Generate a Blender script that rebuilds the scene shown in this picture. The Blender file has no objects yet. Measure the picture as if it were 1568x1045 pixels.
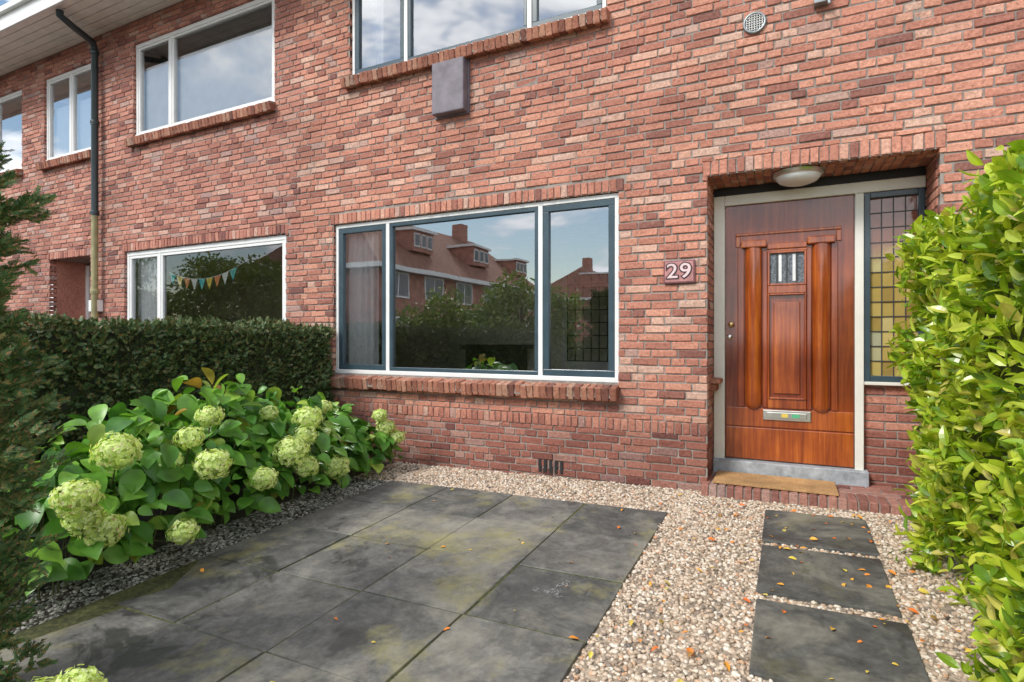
import bpy, math, random
import numpy as np
from mathutils import Vector, Matrix
random.seed(7); rng=np.random.default_rng(11)
sc=bpy.context.scene
sc.view_settings.view_transform='Standard'; sc.view_settings.look='None'; sc.view_settings.exposure=0
COL=sc.collection

# ------------------------------------------------------------ node helpers
def newmat(name):
    m=bpy.data.materials.new(name); m.use_nodes=True
    nt=m.node_tree; b=nt.nodes['Principled BSDF']
    return m,nt,b
def N(nt,t,**k):
    n=nt.nodes.new(t)
    for a,v in k.items(): setattr(n,a,v)
    return n
def ramp(nt,stops,fac=None,interp='LINEAR'):
    r=N(nt,'ShaderNodeValToRGB'); cr=r.color_ramp; cr.interpolation=interp
    while len(cr.elements)<len(stops): cr.elements.new(0.5)
    for e,(p,c) in zip(cr.elements,stops):
        e.position=p; e.color=(c[0],c[1],c[2],1) if hasattr(c,'__len__') else (c,c,c,1)
    if fac is not None: nt.links.new(fac,r.inputs[0])
    return r.outputs[0]
def noise(nt,scale,detail=4,rough=.55,vec=None,dist=0):
    n=N(nt,'ShaderNodeTexNoise'); n.inputs['Scale'].default_value=scale; n.inputs['Detail'].default_value=detail
    n.inputs['Roughness'].default_value=rough; n.inputs['Distortion'].default_value=dist
    if vec is not None: nt.links.new(vec,n.inputs['Vector'])
    return n.outputs['Fac']
def pos(nt): return N(nt,'ShaderNodeNewGeometry').outputs['Position']
def island(nt): return N(nt,'ShaderNodeNewGeometry').outputs['Random Per Island']
def mixc(nt,a,b,fac,mode='MIX'):
    m=N(nt,'ShaderNodeMix'); m.data_type='RGBA'; m.blend_type=mode
    for k,v in ((0,fac),(6,a),(7,b)):
        sock=m.inputs[k]
        if hasattr(v,'links'): nt.links.new(v,sock)
        elif hasattr(v,'__len__'): sock.default_value=(v[0],v[1],v[2],1)
        elif k==0: sock.default_value=float(v)
        else: sock.default_value=(v,v,v,1)
    return m.outputs[2]
def math_(nt,op,a,b=0.0,clamp=False):
    m=N(nt,'ShaderNodeMath'); m.operation=op; m.use_clamp=clamp
    for k,v in ((0,a),(1,b)):
        if hasattr(v,'links'): nt.links.new(v,m.inputs[k])
        else: m.inputs[k].default_value=v
    return m.outputs[0]
def bump(nt,b,h,strength=.3,dist=.01):
    n=N(nt,'ShaderNodeBump'); n.inputs['Strength'].default_value=strength; n.inputs['Distance'].default_value=dist
    nt.links.new(h,n.inputs['Height']); nt.links.new(n.outputs[0],b.inputs['Normal'])
def vscale(nt,v,s):
    m=N(nt,'ShaderNodeMapping'); m.inputs['Scale'].default_value=s; nt.links.new(v,m.inputs[0]); return m.outputs[0]
def sep(nt,v):
    s=N(nt,'ShaderNodeSeparateXYZ'); nt.links.new(v,s.inputs[0]); return s.outputs
def simple(name,c,rough=.5,metal=0,var=.12,scale=6,bm=.05,coat=0):
    m,nt,b=newmat(name); p=pos(nt)
    n=noise(nt,scale,2,.6,p)
    col=mixc(nt,[x*(1-var) for x in c],[min(1,x*(1+var)) for x in c],ramp(nt,[(.3,0),(.7,1)],n))
    nt.links.new(col,b.inputs['Base Color']); b.inputs['Roughness'].default_value=rough; b.inputs['Metallic'].default_value=metal
    b.inputs['Coat Weight'].default_value=coat
    if bm>.1: bump(nt,b,noise(nt,scale*20,2,.6,p),bm,.003)
    return m

# brick
def brickmat(name,bright=1.0,tint=(1,1,1)):
    m,nt,b=newmat(name); p=pos(nt)
    c=ramp(nt,[(0,(.24,.105,.085)),(.05,(.34,.14,.105)),(.2,(.44,.185,.13)),(.5,(.54,.235,.165)),(.8,(.61,.29,.20)),(.94,(.61,.39,.30)),(1,(.42,.25,.21))],island(nt))
    n1=noise(nt,42,3,.75,p)
    c=mixc(nt,c,ramp(nt,[(.30,(.58,.54,.52)),(.42,(.90,.88,.87)),(.55,(1.06,1.06,1.06)),(.70,(1.28,1.38,1.42))],n1),1,'MULTIPLY')
    n2=noise(nt,.9,2,.6,p); c=mixc(nt,c,ramp(nt,[(.3,.82),(.65,1.10)],n2),1,'MULTIPLY')
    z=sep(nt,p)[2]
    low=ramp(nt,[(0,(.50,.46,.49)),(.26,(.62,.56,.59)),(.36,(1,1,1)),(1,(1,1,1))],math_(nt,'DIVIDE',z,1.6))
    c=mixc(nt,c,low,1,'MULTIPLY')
    c=mixc(nt,c,[bright*t for t in tint],1,'MULTIPLY')
    nt.links.new(c,b.inputs['Base Color']); b.inputs['Roughness'].default_value=.85
    b.inputs['Specular IOR Level'].default_value=.3
    bump(nt,b,n1,1.0,.006)
    return m
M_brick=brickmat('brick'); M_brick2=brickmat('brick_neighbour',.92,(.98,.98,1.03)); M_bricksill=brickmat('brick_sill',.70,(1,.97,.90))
def mortar():
    m,nt,b=newmat('mortar'); p=pos(nt)
    c=ramp(nt,[(.3,(.20,.17,.15)),(.7,(.38,.335,.295))],noise(nt,9,3,.7,p))
    nt.links.new(c,b.inputs['Base Color']); b.inputs['Roughness'].default_value=.95
    return m
M_mortar=mortar()
M_white=simple('white_paint',(.82,.82,.80),.35,0,.04)
M_cream=simple('cream_paint',(.82,.80,.71),.35,0,.04)
M_blue=simple('slate_blue_paint',(.048,.08,.10),.28,0,.15)
M_soffit=simple('soffit_paint',(.84,.81,.73),.5,0,.08)
M_dark=simple('dark_iron',(.02,.022,.024),.5)
M_lead=simple('lead',(.07,.07,.07),.5,.3)
M_stone=simple('bluestone',(.36,.39,.42),.6,0,.25,18,.2)
M_brass=simple('brass',(.75,.55,.25),.3,1)
M_alu=simple('brushed_metal',(.78,.77,.72),.3,1)
M_room=simple('plaster',(.76,.73,.62),.8)
M_floor=simple('floorboards',(.34,.22,.13),.5)
M_blind=simple('blind',(.88,.88,.90),.8,0,.04)
M_box=simple('box_paint',(.17,.145,.17),.55,0,.25,9,.4)
M_pipe=simple('pipe_black',(.03,.045,.05),.35)
M_pipe2=simple('pipe_beige',(.32,.29,.14),.5,0,.3,5)
M_grey=simple('grey_metal',(.3,.32,.33),.4,.6)

def glassmat(name,tint=(1,1,1),base=.28,k=2.2):
    m=bpy.data.materials.new(name); m.use_nodes=True; nt=m.node_tree; nt.nodes.clear()
    o=N(nt,'ShaderNodeOutputMaterial'); t=N(nt,'ShaderNodeBsdfTransparent'); t.inputs[0].default_value=(*tint,1)
    g=N(nt,'ShaderNodeBsdfGlossy'); g.inputs['Roughness'].default_value=.0; g.inputs[0].default_value=(.95,.97,1,1)
    f=N(nt,'ShaderNodeFresnel'); f.inputs[0].default_value=1.5
    fac=math_(nt,'ADD',math_(nt,'MULTIPLY',f.outputs[0],k),base,True)
    bp=N(nt,'ShaderNodeBump'); bp.inputs['Strength'].default_value=.05; bp.inputs['Distance'].default_value=.02
    nt.links.new(noise(nt,1.6,1,.5,pos(nt)),bp.inputs['Height']); nt.links.new(bp.outputs[0],g.inputs['Normal'])
    mx=N(nt,'ShaderNodeMixShader'); nt.links.new(fac,mx.inputs[0]); nt.links.new(t.outputs[0],mx.inputs[1]); nt.links.new(g.outputs[0],mx.inputs[2])
    nt.links.new(mx.outputs[0],o.inputs[0]); return m
M_glass=glassmat('window_glass',(.98,.99,.98),.33,1.4)
M_glass_n=glassmat('clear_window_glass',(.98,.99,.98),.10,1.0)

def woodmat(name,dk=1.0,red=1.0):
    m,nt,b=newmat(name); p=pos(nt)
    v=vscale(nt,p,(34,34,1.5)); n=noise(nt,1.0,4,.7,v,.5)
    n2=noise(nt,2.6,3,.5,p)
    c=ramp(nt,[(.25,(.16,.028,.007)),(.45,(.33,.062,.010)),(.62,(.47,.11,.016)),(.8,(.62,.19,.03))],n)
    c=mixc(nt,c,ramp(nt,[(.32,(.52*dk,.42*dk*red,.36*dk)),(.64,(1.05*dk,1.12*dk*red,1.1*dk))],n2),1,'MULTIPLY')
    nt.links.new(c,b.inputs['Base Color']); b.inputs['Roughness'].default_value=.28
    b.inputs['Coat Weight'].default_value=.8; b.inputs['Coat Roughness'].default_value=.08
    return m
M_wood=woodmat('varnished_mahogany',1.05); M_wood2=woodmat('varnished_mahogany_dark',.72,.82)

def leafmat(name,stops,rough=.4,trans=.25,spec=.5,nz=0):
    m,nt,b=newmat(name)
    c=ramp(nt,stops,island(nt))
    if nz:
        c=mixc(nt,c,ramp(nt,[(.3,.72),(.7,1.2)],noise(nt,nz,1,.6,pos(nt))),1,'MULTIPLY')
    nt.links.new(c,b.inputs['Base Color']); b.inputs['Roughness'].default_value=rough; b.inputs['Specular IOR Level'].default_value=spec
    if trans:
        tr=N(nt,'ShaderNodeBsdfTranslucent'); nt.links.new(mixc(nt,c,(1.25,1.35,.6),1,'MULTIPLY'),tr.inputs[0])
        mx=N(nt,'ShaderNodeMixShader'); mx.inputs[0].default_value=trans
        nt.links.new(b.outputs[0],mx.inputs[1]); nt.links.new(tr.outputs[0],mx.inputs[2]); nt.links.new(mx.outputs[0],nt.nodes['Material Output'].inputs[0])
    return m
M_laurel=leafmat('laurel_leaf',[(0,(.13,.26,.02)),(.25,(.27,.43,.025)),(.6,(.46,.58,.035)),(.9,(.64,.70,.09)),(1,(.70,.58,.16))],.25,.33,.6,12)
M_yew=leafmat('yew_needles',[(0,(.035,.075,.028)),(.5,(.075,.135,.045)),(.84,(.14,.20,.06)),(.93,(.27,.18,.06)),(1,(.36,.17,.06))],.5,0,.4)
M_yew2=leafmat('conifer_needles',[(0,(.045,.11,.035)),(.5,(.10,.19,.06)),(.80,(.16,.25,.07)),(.90,(.32,.20,.07)),(1,(.46,.24,.10))],.45,0,.4)
M_hyd=leafmat('hydrangea_leaf',[(0,(.07,.21,.03)),(.5,(.14,.34,.045)),(.88,(.23,.46,.06)),(.97,(.38,.50,.08)),(1,(.42,.18,.05))],.36,.28,.5,12)
M_flo=leafmat('hydrangea_floret',[(0,(.62,.74,.22)),(.5,(.74,.84,.36)),(.9,(.86,.88,.56)),(1,(.52,.34,.17))],.6,.35,.3)
M_tree=leafmat('tree_leaf',[(0,(.08,.13,.025)),(.6,(.17,.23,.045)),(1,(.28,.32,.08))],.5,.25)
M_litter=leafmat('fallen_leaf',[(0,(.75,.16,.03)),(.5,(.78,.34,.04)),(.8,(.72,.6,.1)),(1,(.3,.12,.05))],.6,0)
M_bark=simple('bark',(.10,.07,.045),.9,0,.3,20,.5)
M_core=simple('hedge_light_block',(.03,.038,.016),.95,0,.4,20)  # dark fill for the added cores that block light inside the hedges
M_core2=simple('laurel_light_block',(.08,.10,.02),.95,0,.4,20)  # same for the laurel: dark fill of its added light-blocking core
M_stem=simple('stem',(.12,.13,.05),.7)

def slabmat(name,moss=1.0,lift=1.0):
    m,nt,b=newmat(name); p=pos(nt)
    c=ramp(nt,[(.0,(.088*lift,.088*lift,.082*lift)),(1,(.17*lift,.163*lift,.145*lift))],island(nt))
    fine=noise(nt,9,4,.8,p,.3)
    c=mixc(nt,c,ramp(nt,[(.3,.6),(.5,1),(.70,1.6)],fine),1,'MULTIPLY')
    big=noise(nt,1.7,5,.75,p,.4)
    c=mixc(nt,c,(.38,.355,.28),math_(nt,'MULTIPLY',ramp(nt,[(.49,0),(.68,1)],big),.55))
    ms=noise(nt,1.45,5,.72,vscale(nt,p,(1.2,1,1)),.2)
    c=mixc(nt,c,(.36,.33,.10),math_(nt,'MULTIPLY',ramp(nt,[(.54,0),(.70,1)],ms),.60*moss))
    wet=ramp(nt,[(.37,1),(.44,0)],big)
    c=mixc(nt,c,(.03,.031,.032),math_(nt,'MULTIPLY',wet,.70))
    nt.links.new(c,b.inputs['Base Color'])
    nt.links.new(ramp(nt,[(0,.8),(1,.42)],wet),b.inputs['Roughness'])
    bump(nt,b,fine,.5,.006)
    return m
M_slab=slabmat('mossy_concrete'); M_step=slabmat('stone_slab',.35,.78)
def pebmat(name,stops):
    m,nt,b=newmat(name)
    c=ramp(nt,stops,island(nt))
    nt.links.new(c,b.inputs['Base Color']); b.inputs['Roughness'].default_value=.6; return m
M_peb=pebmat('gravel_stones',[(0,(.17,.15,.13)),(.16,(.42,.31,.22)),(.42,(.57,.45,.34)),(.67,(.66,.56,.44)),(.86,(.76,.70,.61)),(.95,(.58,.39,.25)),(1,(.56,.30,.17))])
M_peb2=pebmat('grey_gravel_stones',[(0,(.10,.10,.08)),(.4,(.24,.24,.20)),(.75,(.40,.39,.34)),(1,(.56,.54,.50))])
def groundmat(name,a,bb,scale):
    m,nt,b=newmat(name); p=pos(nt)
    v=N(nt,'ShaderNodeTexVoronoi'); v.inputs['Scale'].default_value=scale; nt.links.new(p,v.inputs['Vector'])
    c=mixc(nt,a,bb,sep(nt,v.outputs['Color'])[0]); c=mixc(nt,c,ramp(nt,[(.3,.6),(.7,1.1)],noise(nt,4,2,.6,p)),1,'MULTIPLY')
    nt.links.new(c,b.inputs['Base Color']); b.inputs['Roughness'].default_value=.9
    return m
M_gbed=groundmat('gravel_bed',(.26,.20,.15),(.52,.42,.32),70)
M_soil=groundmat('soil',(.04,.032,.024),(.10,.08,.06),40)
M_moss=groundmat('joint_moss',(.05,.06,.02),(.14,.14,.05),60)
M_asph=groundmat('asphalt',(.045,.045,.047),(.06,.06,.06),120)
M_pave=groundmat('pavement_tiles',(.2,.19,.18),(.26,.25,.23),3.3)
M_mat=groundmat('coir',(.42,.23,.09),(.66,.40,.18),160)

# ------------------------------------------------------------ mesh helpers
def link(o,parent=None):
    COL.objects.link(o)
    if parent: o.parent=parent
    return o
def empty(name):
    e=bpy.data.objects.new(name,None); e.empty_display_size=.2; COL.objects.link(e); return e
def raw_mesh(name,V,faces_flat,sizes,mat,parent=None,smooth=False):
    me=bpy.data.meshes.new(name); V=np.asarray(V,dtype=np.float32)
    me.vertices.add(len(V)); me.vertices.foreach_set('co',V.ravel())
    sizes=np.asarray(sizes,dtype=np.int32); ff=np.asarray(faces_flat,dtype=np.int32)
    me.loops.add(len(ff)); me.loops.foreach_set('vertex_index',ff)
    me.polygons.add(len(sizes)); st=np.concatenate([[0],np.cumsum(sizes)[:-1]]).astype(np.int32)
    me.polygons.foreach_set('loop_start',st)
    me.polygons.foreach_set('use_smooth',np.full(len(sizes),smooth,dtype=bool))
    me.update(calc_edges=True); me.validate()
    me.materials.append(mat)
    return link(bpy.data.objects.new(name,me),parent)
def tmpl_mesh(name,V3,TF,mat,parent=None,smooth=False):
    n,k,_=V3.shape
    flat=np.array([i for f in TF for i in f]); sz=np.array([len(f) for f in TF])
    F=(flat[None]+(np.arange(n)*k)[:,None]).ravel()
    return raw_mesh(name,V3.reshape(-1,3),F,np.tile(sz,n),mat,parent,smooth)
def basis(d,nn):
    d=d/np.linalg.norm(d,axis=1,keepdims=True)
    b=np.cross(d,nn); b/=np.linalg.norm(b,axis=1,keepdims=True)+1e-9
    n2=np.cross(b,d)
    return np.stack([b,d,n2],axis=2)
def inst(name,TV,TF,M,P,S,mat,parent=None,smooth=False):
    TV=np.asarray(TV,float); V=np.einsum('nij,kj->nki',M,TV)*np.asarray(S)[:,None,None]+P[:,None]
    return tmpl_mesh(name,V,TF,mat,parent,smooth)
def box(name,x0,x1,y0,y1,z0,z1,mat,parent=None,bev=.004):
    V=[(x,y,z) for x in(x0,x1) for y in(y0,y1) for z in(z0,z1)]
    F=[(0,1,3,2),(4,6,7,5),(0,4,5,1),(2,3,7,6),(0,2,6,4),(1,5,7,3)]
    me=bpy.data.meshes.new(name); me.from_pydata(V,[],F); me.update(); me.materials.append(mat)
    o=link(bpy.data.objects.new(name,me),parent)
    if bev:
        b=o.modifiers.new('b','BEVEL'); b.width=bev; b.segments=2
    return o
def pyd(name,V,F,mat,parent=None,smooth=False):
    me=bpy.data.meshes.new(name); me.from_pydata(V,[],F); me.update(); me.materials.append(mat)
    if smooth:
        for p in me.polygons: p.use_smooth=True
    return link(bpy.data.objects.new(name,me),parent)
def tube(name,pts,r,mat,parent=None,bevres=6):
    cu=bpy.data.curves.new(name,'CURVE'); cu.dimensions='3D'; cu.bevel_depth=r; cu.bevel_resolution=bevres; cu.use_fill_caps=True
    s=cu.splines.new('POLY'); s.points.add(len(pts)-1)
    for p,q in zip(s.points,pts): p.co=(*q,1)
    cu.materials.append(mat); return link(bpy.data.objects.new(name,cu),parent)
def lathe(name,prof,loc,axis,mat,parent=None,seg=32):
    V=[];F=[]
    for i,(r,h) in enumerate(prof):
        for j in range(seg):
            a=2*math.pi*j/seg; c,s=r*math.cos(a),r*math.sin(a)
            if axis=='z': V.append((loc[0]+c,loc[1]+s,loc[2]+h))
            else: V.append((loc[0]+c,loc[1]+h,loc[2]+s))
    for i in range(len(prof)-1):
        for j in range(seg):
            k=(j+1)%seg; F.append((i*seg+j,i*seg+k,(i+1)*seg+k,(i+1)*seg+j))
    F.append(tuple(range(seg))); F.append(tuple(range((len(prof)-1)*seg,len(prof)*seg)))
    return pyd(name,V,F,mat,parent,True)

# chamfer box template
def _ch():
    C=[(a,b,c) for a in(-1,1) for b in(-1,1) for c in(-1,1)]
    idx={c:i for i,c in enumerate(C)}
    S=[];mask=[]
    for c in C:
        for a in range(3):
            S.append(c); mk=[1,1,1]; mk[a]=0; mask.append(mk)
    v=lambda c,a: idx[tuple(c)]*3+a
    F=[]
    for a in range(3):
        o=[i for i in range(3) if i!=a]
        for s in(-1,1):
            f=[]
            for p,q in((-1,-1),(1,-1),(1,1),(-1,1)):
                c=[0,0,0]; c[a]=s;c[o[0]]=p;c[o[1]]=q; f.append(v(c,a))
            F.append(f)
    for cax in range(3):
        a,b=[i for i in range(3) if i!=cax]
        for sa in(-1,1):
            for sb in(-1,1):
                c0=[0]*3;c1=[0]*3
                c0[a]=sa;c0[b]=sb;c0[cax]=-1; c1[a]=sa;c1[b]=sb;c1[cax]=1
                F.append([v(c0,a),v(c0,b),v(c1,b),v(c1,a)])
    for c in C: F.append([v(c,0),v(c,1),v(c,2)])
    S=np.array(S,float);mask=np.array(mask,float)
    TV=S*(1-.2*mask); out=[]
    for f in F:
        P=TV[f]; n=np.cross(P[1]-P[0],P[2]-P[0])
        out.append(f if np.dot(n,P.mean(0))>0 else f[::-1])
    return S,mask,out
CS,CMK,CF=_ch()
def chboxes(name,B,mat,parent=None,b=.004,jit=.0012,tilt=0,post=None,smooth=False):
    """B rows: x0,x1,y0,y1,z0,z1"""
    B=np.array(B,float); c=np.stack([(B[:,0]+B[:,1])/2,(B[:,2]+B[:,3])/2,(B[:,4]+B[:,5])/2],1)
    h=np.stack([(B[:,1]-B[:,0])/2,(B[:,3]-B[:,2])/2,(B[:,5]-B[:,4])/2],1)
    bb=np.minimum(b,h.min(1)*.45)[:,None,None]
    V=CS[None]*(h[:,None]-bb*CMK[None]); V=V+rng.normal(0,jit,V.shape)
    if tilt:
        ct,st=math.cos(tilt),math.sin(tilt); y=V[...,1].copy(); z=V[...,2].copy()
        V[...,1]=ct*y-st*z; V[...,2]=st*y+ct*z
    V=V+c[:,None]
    if post is not None: V=post(V)
    return tmpl_mesh(name,V,CF,mat,parent,smooth)

# ------------------------------------------------------------ terrain function
def gz(x,y):
    return .016+.0184*(np.clip(x,-6,3)+.565)+.03*np.clip(y,-6,.5)
def sheet(name,x0,x1,y0,y1,off,mat,parent=None):
    xs=sorted({x0,x1,*[q for q in(-6,3) if x0<q<x1]}); ys=sorted({y0,y1,*[q for q in(-6,.5) if y0<q<y1]})
    V=[(x,y,float(gz(x,y))+off) for y in ys for x in xs]; k=len(xs)
    F=[(j*k+i,j*k+i+1,(j+1)*k+i+1,(j+1)*k+i) for j in range(len(ys)-1) for i in range(k-1)]
    return pyd(name,V,F,mat,parent)
sheet('ground',-250,250,-250,250,0,M_soil)
sheet('gravel_path',-3.17,1.6,-6,0.0,.006,M_gbed)
sheet('pavement',-60,60,-8.4,-6.2,.008,M_pave)
sheet('street',-60,60,-14.5,-8.4,.006,M_asph)

# ------------------------------------------------------------ house wall
houseA=empty('brick_house'); houseB=empty('brick_house.001')
XS=-4.95
WIN=[ # x0,x1,z0,z1
 (-4.455,-1.278,.855,2.475),   #0 main ground
 (-4.224,-1.39,4.03,5.30),     #1 main upper
 (-8.09,-5.36,3.99,5.29),      #2 nb upper
 (-8.30,-5.178,.85,2.44),      #3 nb ground
 (-10.41,-9.015,3.97,5.28),    #4 nb small
 (-12.9,-11.08,3.97,5.28),     #5
]
DOORS=[(-.565,.9235,-.2,2.51),(-10.25,-9.13,-.4,2.45)]
lint=[(w[0]-.045,w[1]+.045,w[3]+.0,w[3]+.115) for w in WIN if w[3]<3]+[(-.60,.96,2.51,2.63),(-10.3,-9.09,2.45,2.56)]
solrow=[(-4.40,-.567,.455,.56)]
def sub(r,o):
    x0,x1,z0,z1=r; a0,a1,b0,b1=o
    if a1<=x0 or a0>=x1 or b1<=z0 or b0>=z1: return [r]
    out=[]
    if a0>x0: out.append((x0,a0,z0,z1))
    if a1<x1: out.append((a1,x1,z0,z1))
    m0,m1=max(x0,a0),min(x1,a1)
    if b1<z1: out.append((m0,m1,b1,z1))
    if b0>z0: out.append((m0,m1,z0,b0))
    return out
J=.011
holes=[(w[0],w[1],w[2]-.02,w[3]) for w in WIN]+DOORS+lint+solrow
bricksA=[];bricksB=[]
CP=.0665; z=-.25; row=0
while z<5.62:
    x=-14.5+(0.055 if row%2 else 0)+random.choice([0,.11])
    while x<3.4:
        if (row%2==0 and random.random()<.72) or (row%2 and random.random()<.45): L=.205
        else: L=.097
        rs=[(x,x+L,z,z+CP-J)]
        for hh in holes:
            rs=[q for r in rs for q in sub(r,hh)]
        for r in rs:
            if r[1]-r[0]>.02 and r[3]-r[2]>.018:
                d=random.gauss(0,.0022); q=random.gauss(0,.0011)
                (bricksA if (r[0]+r[1])/2>XS else bricksB).append((r[0],r[1],d,d+.1,r[2]+q,r[3]+q))
        x+=L+J
    z+=CP; row+=1
def soldiers(x0,x1,z0,z1,y0=0,y1=.1,p=.0625):
    n=max(1,round((x1-x0)/p)); q=(x1-x0)/n
    return [(x0+i*q+.004,x0+(i+1)*q-.004,y0+random.gauss(0,.002),y1,z0+.004,z1-.006+random.gauss(0,.002)) for i in range(n)]
for l in lint+solrow:
    (bricksA if l[0]>XS else bricksB).extend(soldiers(*l,y0=-.002))
# door jamb returns (left & right reveals)
def reveal(xa,xb,y0,y1,z0,z1,lst):
    z=z0;k=0
    while z<z1-.02:
        zz=min(z+CP-J,z1-.002)
        y=y0
        ls=[.1,.213,.213] if k%2 else [.213,.1,.213]
        for L in ls:
            if y<y1-.02: lst.append((xa,xb,y,min(y+L,y1),z,zz))
            y+=L+J
        z+=CP;k+=1
zb=-.25+CP*math.floor((-.05+.25)/CP)
reveal(-.667,-.566,.112,.56,zb,2.50,bricksA); reveal(.9245,1.03,.112,.56,zb,2.50,bricksA)
# soffit of porch (brick bottoms)
for k in range(4):
    for s in soldiers(-.66,1.0,2.512,2.60,.11+k*.112,.11+k*.112+.103): bricksA.append((s[0],s[1],s[2],s[3],2.512+random.gauss(0,.002),2.60))
# below sidelight
z=.0;k=0
while z<.87:
    x=.535+(0 if k%2 else -.08)
    while x<.93:
        bricksA.append((max(x,.535),min(x+.213,.93),.47,.56,z,z+CP-J)); x+=.223
    z+=CP;k+=1
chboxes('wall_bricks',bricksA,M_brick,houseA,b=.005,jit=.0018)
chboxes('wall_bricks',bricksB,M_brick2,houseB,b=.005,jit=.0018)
# mortar backing
def backing(name,x0,x1,z0,z1,hs,y,par):
    xs=sorted({x0,x1,*[q for h in hs for q in(h[0],h[1]) if x0<q<x1]}); zs=sorted({z0,z1,*[q for h in hs for q in(h[2],h[3]) if z0<q<z1]})
    V=[(a,y,b) for b in zs for a in xs];k=len(xs);F=[]
    for j in range(len(zs)-1):
        for i in range(k-1):
            cx=(xs[i]+xs[i+1])/2;cz=(zs[j]+zs[j+1])/2
            if any(h[0]<cx<h[1] and h[2]<cz<h[3] for h in hs): continue
            F.append((j*k+i,j*k+i+1,(j+1)*k+i+1,(j+1)*k+i))
    pyd(name,V,F,M_mortar,par)
hs=[(w[0],w[1],w[2],w[3]) for w in WIN]+[(DOORS[0][0],DOORS[0][1],-1,2.51),(DOORS[1][0],DOORS[1][1],-1,2.45)]
backing('mortar_joints',XS,3.4,-.5,5.62,hs,.009,houseA); backing('mortar_joints',-14.6,XS,-.5,5.62,hs,.009,houseB)
box('jamb_backing',-.8,-.574,.02,.58,-.3,2.6,M_mortar,houseA,0); box('jamb_backing_2',.933,1.2,.02,.58,-.3,2.6,M_mortar,houseA,0)
box('porch_ceiling_backing',-.57,.93,.1,.6,2.52,2.7,M_mortar,houseA,0)
box('sidelight_wall_backing',.53,.93,.478,.6,-.2,.885,M_mortar,houseA,0)
box('side_wall_end',3.4,3.6,0,8,-.5,5.6,M_mortar,houseA,0)
# brick sills
def sill(x0,x1,ztop,par,hgt=.105,out=.09):
    n=round((x1-x0)/.0625);q=(x1-x0)/n;B=[]
    for i in range(n):
        j=random.gauss(0,.003); B.append((x0+i*q+.003,x0+(i+1)*q-.003,-out+j,.075,ztop-hgt+j,ztop+j))
    chboxes('brick_sill',B,M_bricksill,par,b=.006,jit=.002,tilt=math.radians(10))
    box('sill_mortar',x0+.004,x1-.004,-out+.012,.06,ztop-hgt+.013,ztop-.016,M_mortar,par,0)
sill(-4.40,-1.27,.835,houseA,.115,.10); sill(-4.27,-1.35,4.015,houseA)
sill(-8.15,-5.33,3.975,houseB); sill(-8.35,-5.15,.83,houseB); sill(-10.46,-8.98,3.955,houseB); sill(-12.95,-11.04,3.955,houseB)

# windows
def window(name,w,mulls,par,frame,sash,y=.035,fw=.05,sw=.06,sashw=None,glass=None):
    x0,x1,z0,z1=w; e=bpy.data.objects.new(name,None); link(e,par)
    y1=y+.09
    box('frame_top',x0+.002,x1-.002,y,y1,z1-fw,z1-.002,frame,e)
    box('frame_bottom',x0+.002,x1-.002,y-.012,y1,z0+.0,z0+fw,frame,e)
    box('frame_left',x0+.002,x0+fw,y+.001,y1,z0+fw,z1-fw,frame,e)
    box('frame_right',x1-fw,x1-.002,y+.001,y1,z0+fw,z1-fw,frame,e)
    xs=[x0+fw]
    for m in mulls:
        box('mullion',m-.022,m+.022,y+.001,y1,z0+fw,z1-fw,frame,e); xs+=[m-.022,m+.022]
    xs.append(x1-fw)
    for i in range(0,len(xs),2):
        a,b=xs[i]+.003,xs[i+1]-.003; zz0,zz1=z0+fw+.003,z1-fw-.003; ys=y+.006; s=sw
        if sashw: s=sashw[i//2]
        box('sash',a,b,ys,ys+.05,zz1-s,zz1,sash,e); box('sash',a,b,ys,ys+.05,zz0,zz0+s,sash,e)
        box('sash',a,a+s,ys+.001,ys+.05,zz0+s,zz1-s,sash,e); box('sash',b-s,b,ys+.001,ys+.05,zz0+s,zz1-s,sash,e)
        pyd('glass',[(a+s-.005,ys+.028,zz0+s-.005),(b-s+.005,ys+.028,zz0+s-.005),(b-s+.005,ys+.028,zz1-s+.005),(a+s-.005,ys+.028,zz1-s+.005)],[(0,1,2,3)],glass or M_glass,e)
    return e
window('window_main',WIN[0],[-3.741,-2.01],houseA,M_white,M_blue,sashw=[.055,.035,.055],fw=.042)
window('window_upper',WIN[1],[-3.51,-2.12],houseA,M_white,M_blue,sashw=[.05,.035,.05],fw=.04)
window('window_upper',WIN[2],[-7.33],houseB,M_white,M_white,sw=.03,fw=.055,glass=M_glass_n)
window('window_ground',WIN[3],[-7.565],houseB,M_white,M_white,sw=.035,fw=.06,glass=M_glass_n)
window('window_small',WIN[4],[-9.72],houseB,M_white,M_white,sw=.03)
window('window_small',WIN[5],[-12.0],houseB,M_white,M_white,sw=.03)
# rooms
def room(name,x0,x1,y0,y1,z0,z1,par):
    V=[(x,y,z) for x in(x0,x1) for y in(y0,y1) for z in(z0,z1)]
    F=[(0,1,3,2),(4,6,7,5),(2,3,7,6),(1,5,7,3)]
    pyd(name,V,F,M_room,par); pyd(name+'_floor',[(x0,y0,z0),(x1,y0,z0),(x1,y1,z0),(x0,y1,z0)],[(0,1,2,3)],M_floor,par)
room('living_room',-4.9,-.9,.13,3.4,.2,2.65,houseA)
room('bedroom',-4.9,-.9,.13,4.2,3.0,5.6,houseA)
room('living_room',-8.9,-5.0,.13,4.8,.2,2.65,houseB)
room('bedroom',-8.7,-5.0,.13,4.2,3.0,5.6,houseB)
room('bedroom_small',-14,-8.8,.13,4.2,3.0,5.6,houseB)
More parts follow.
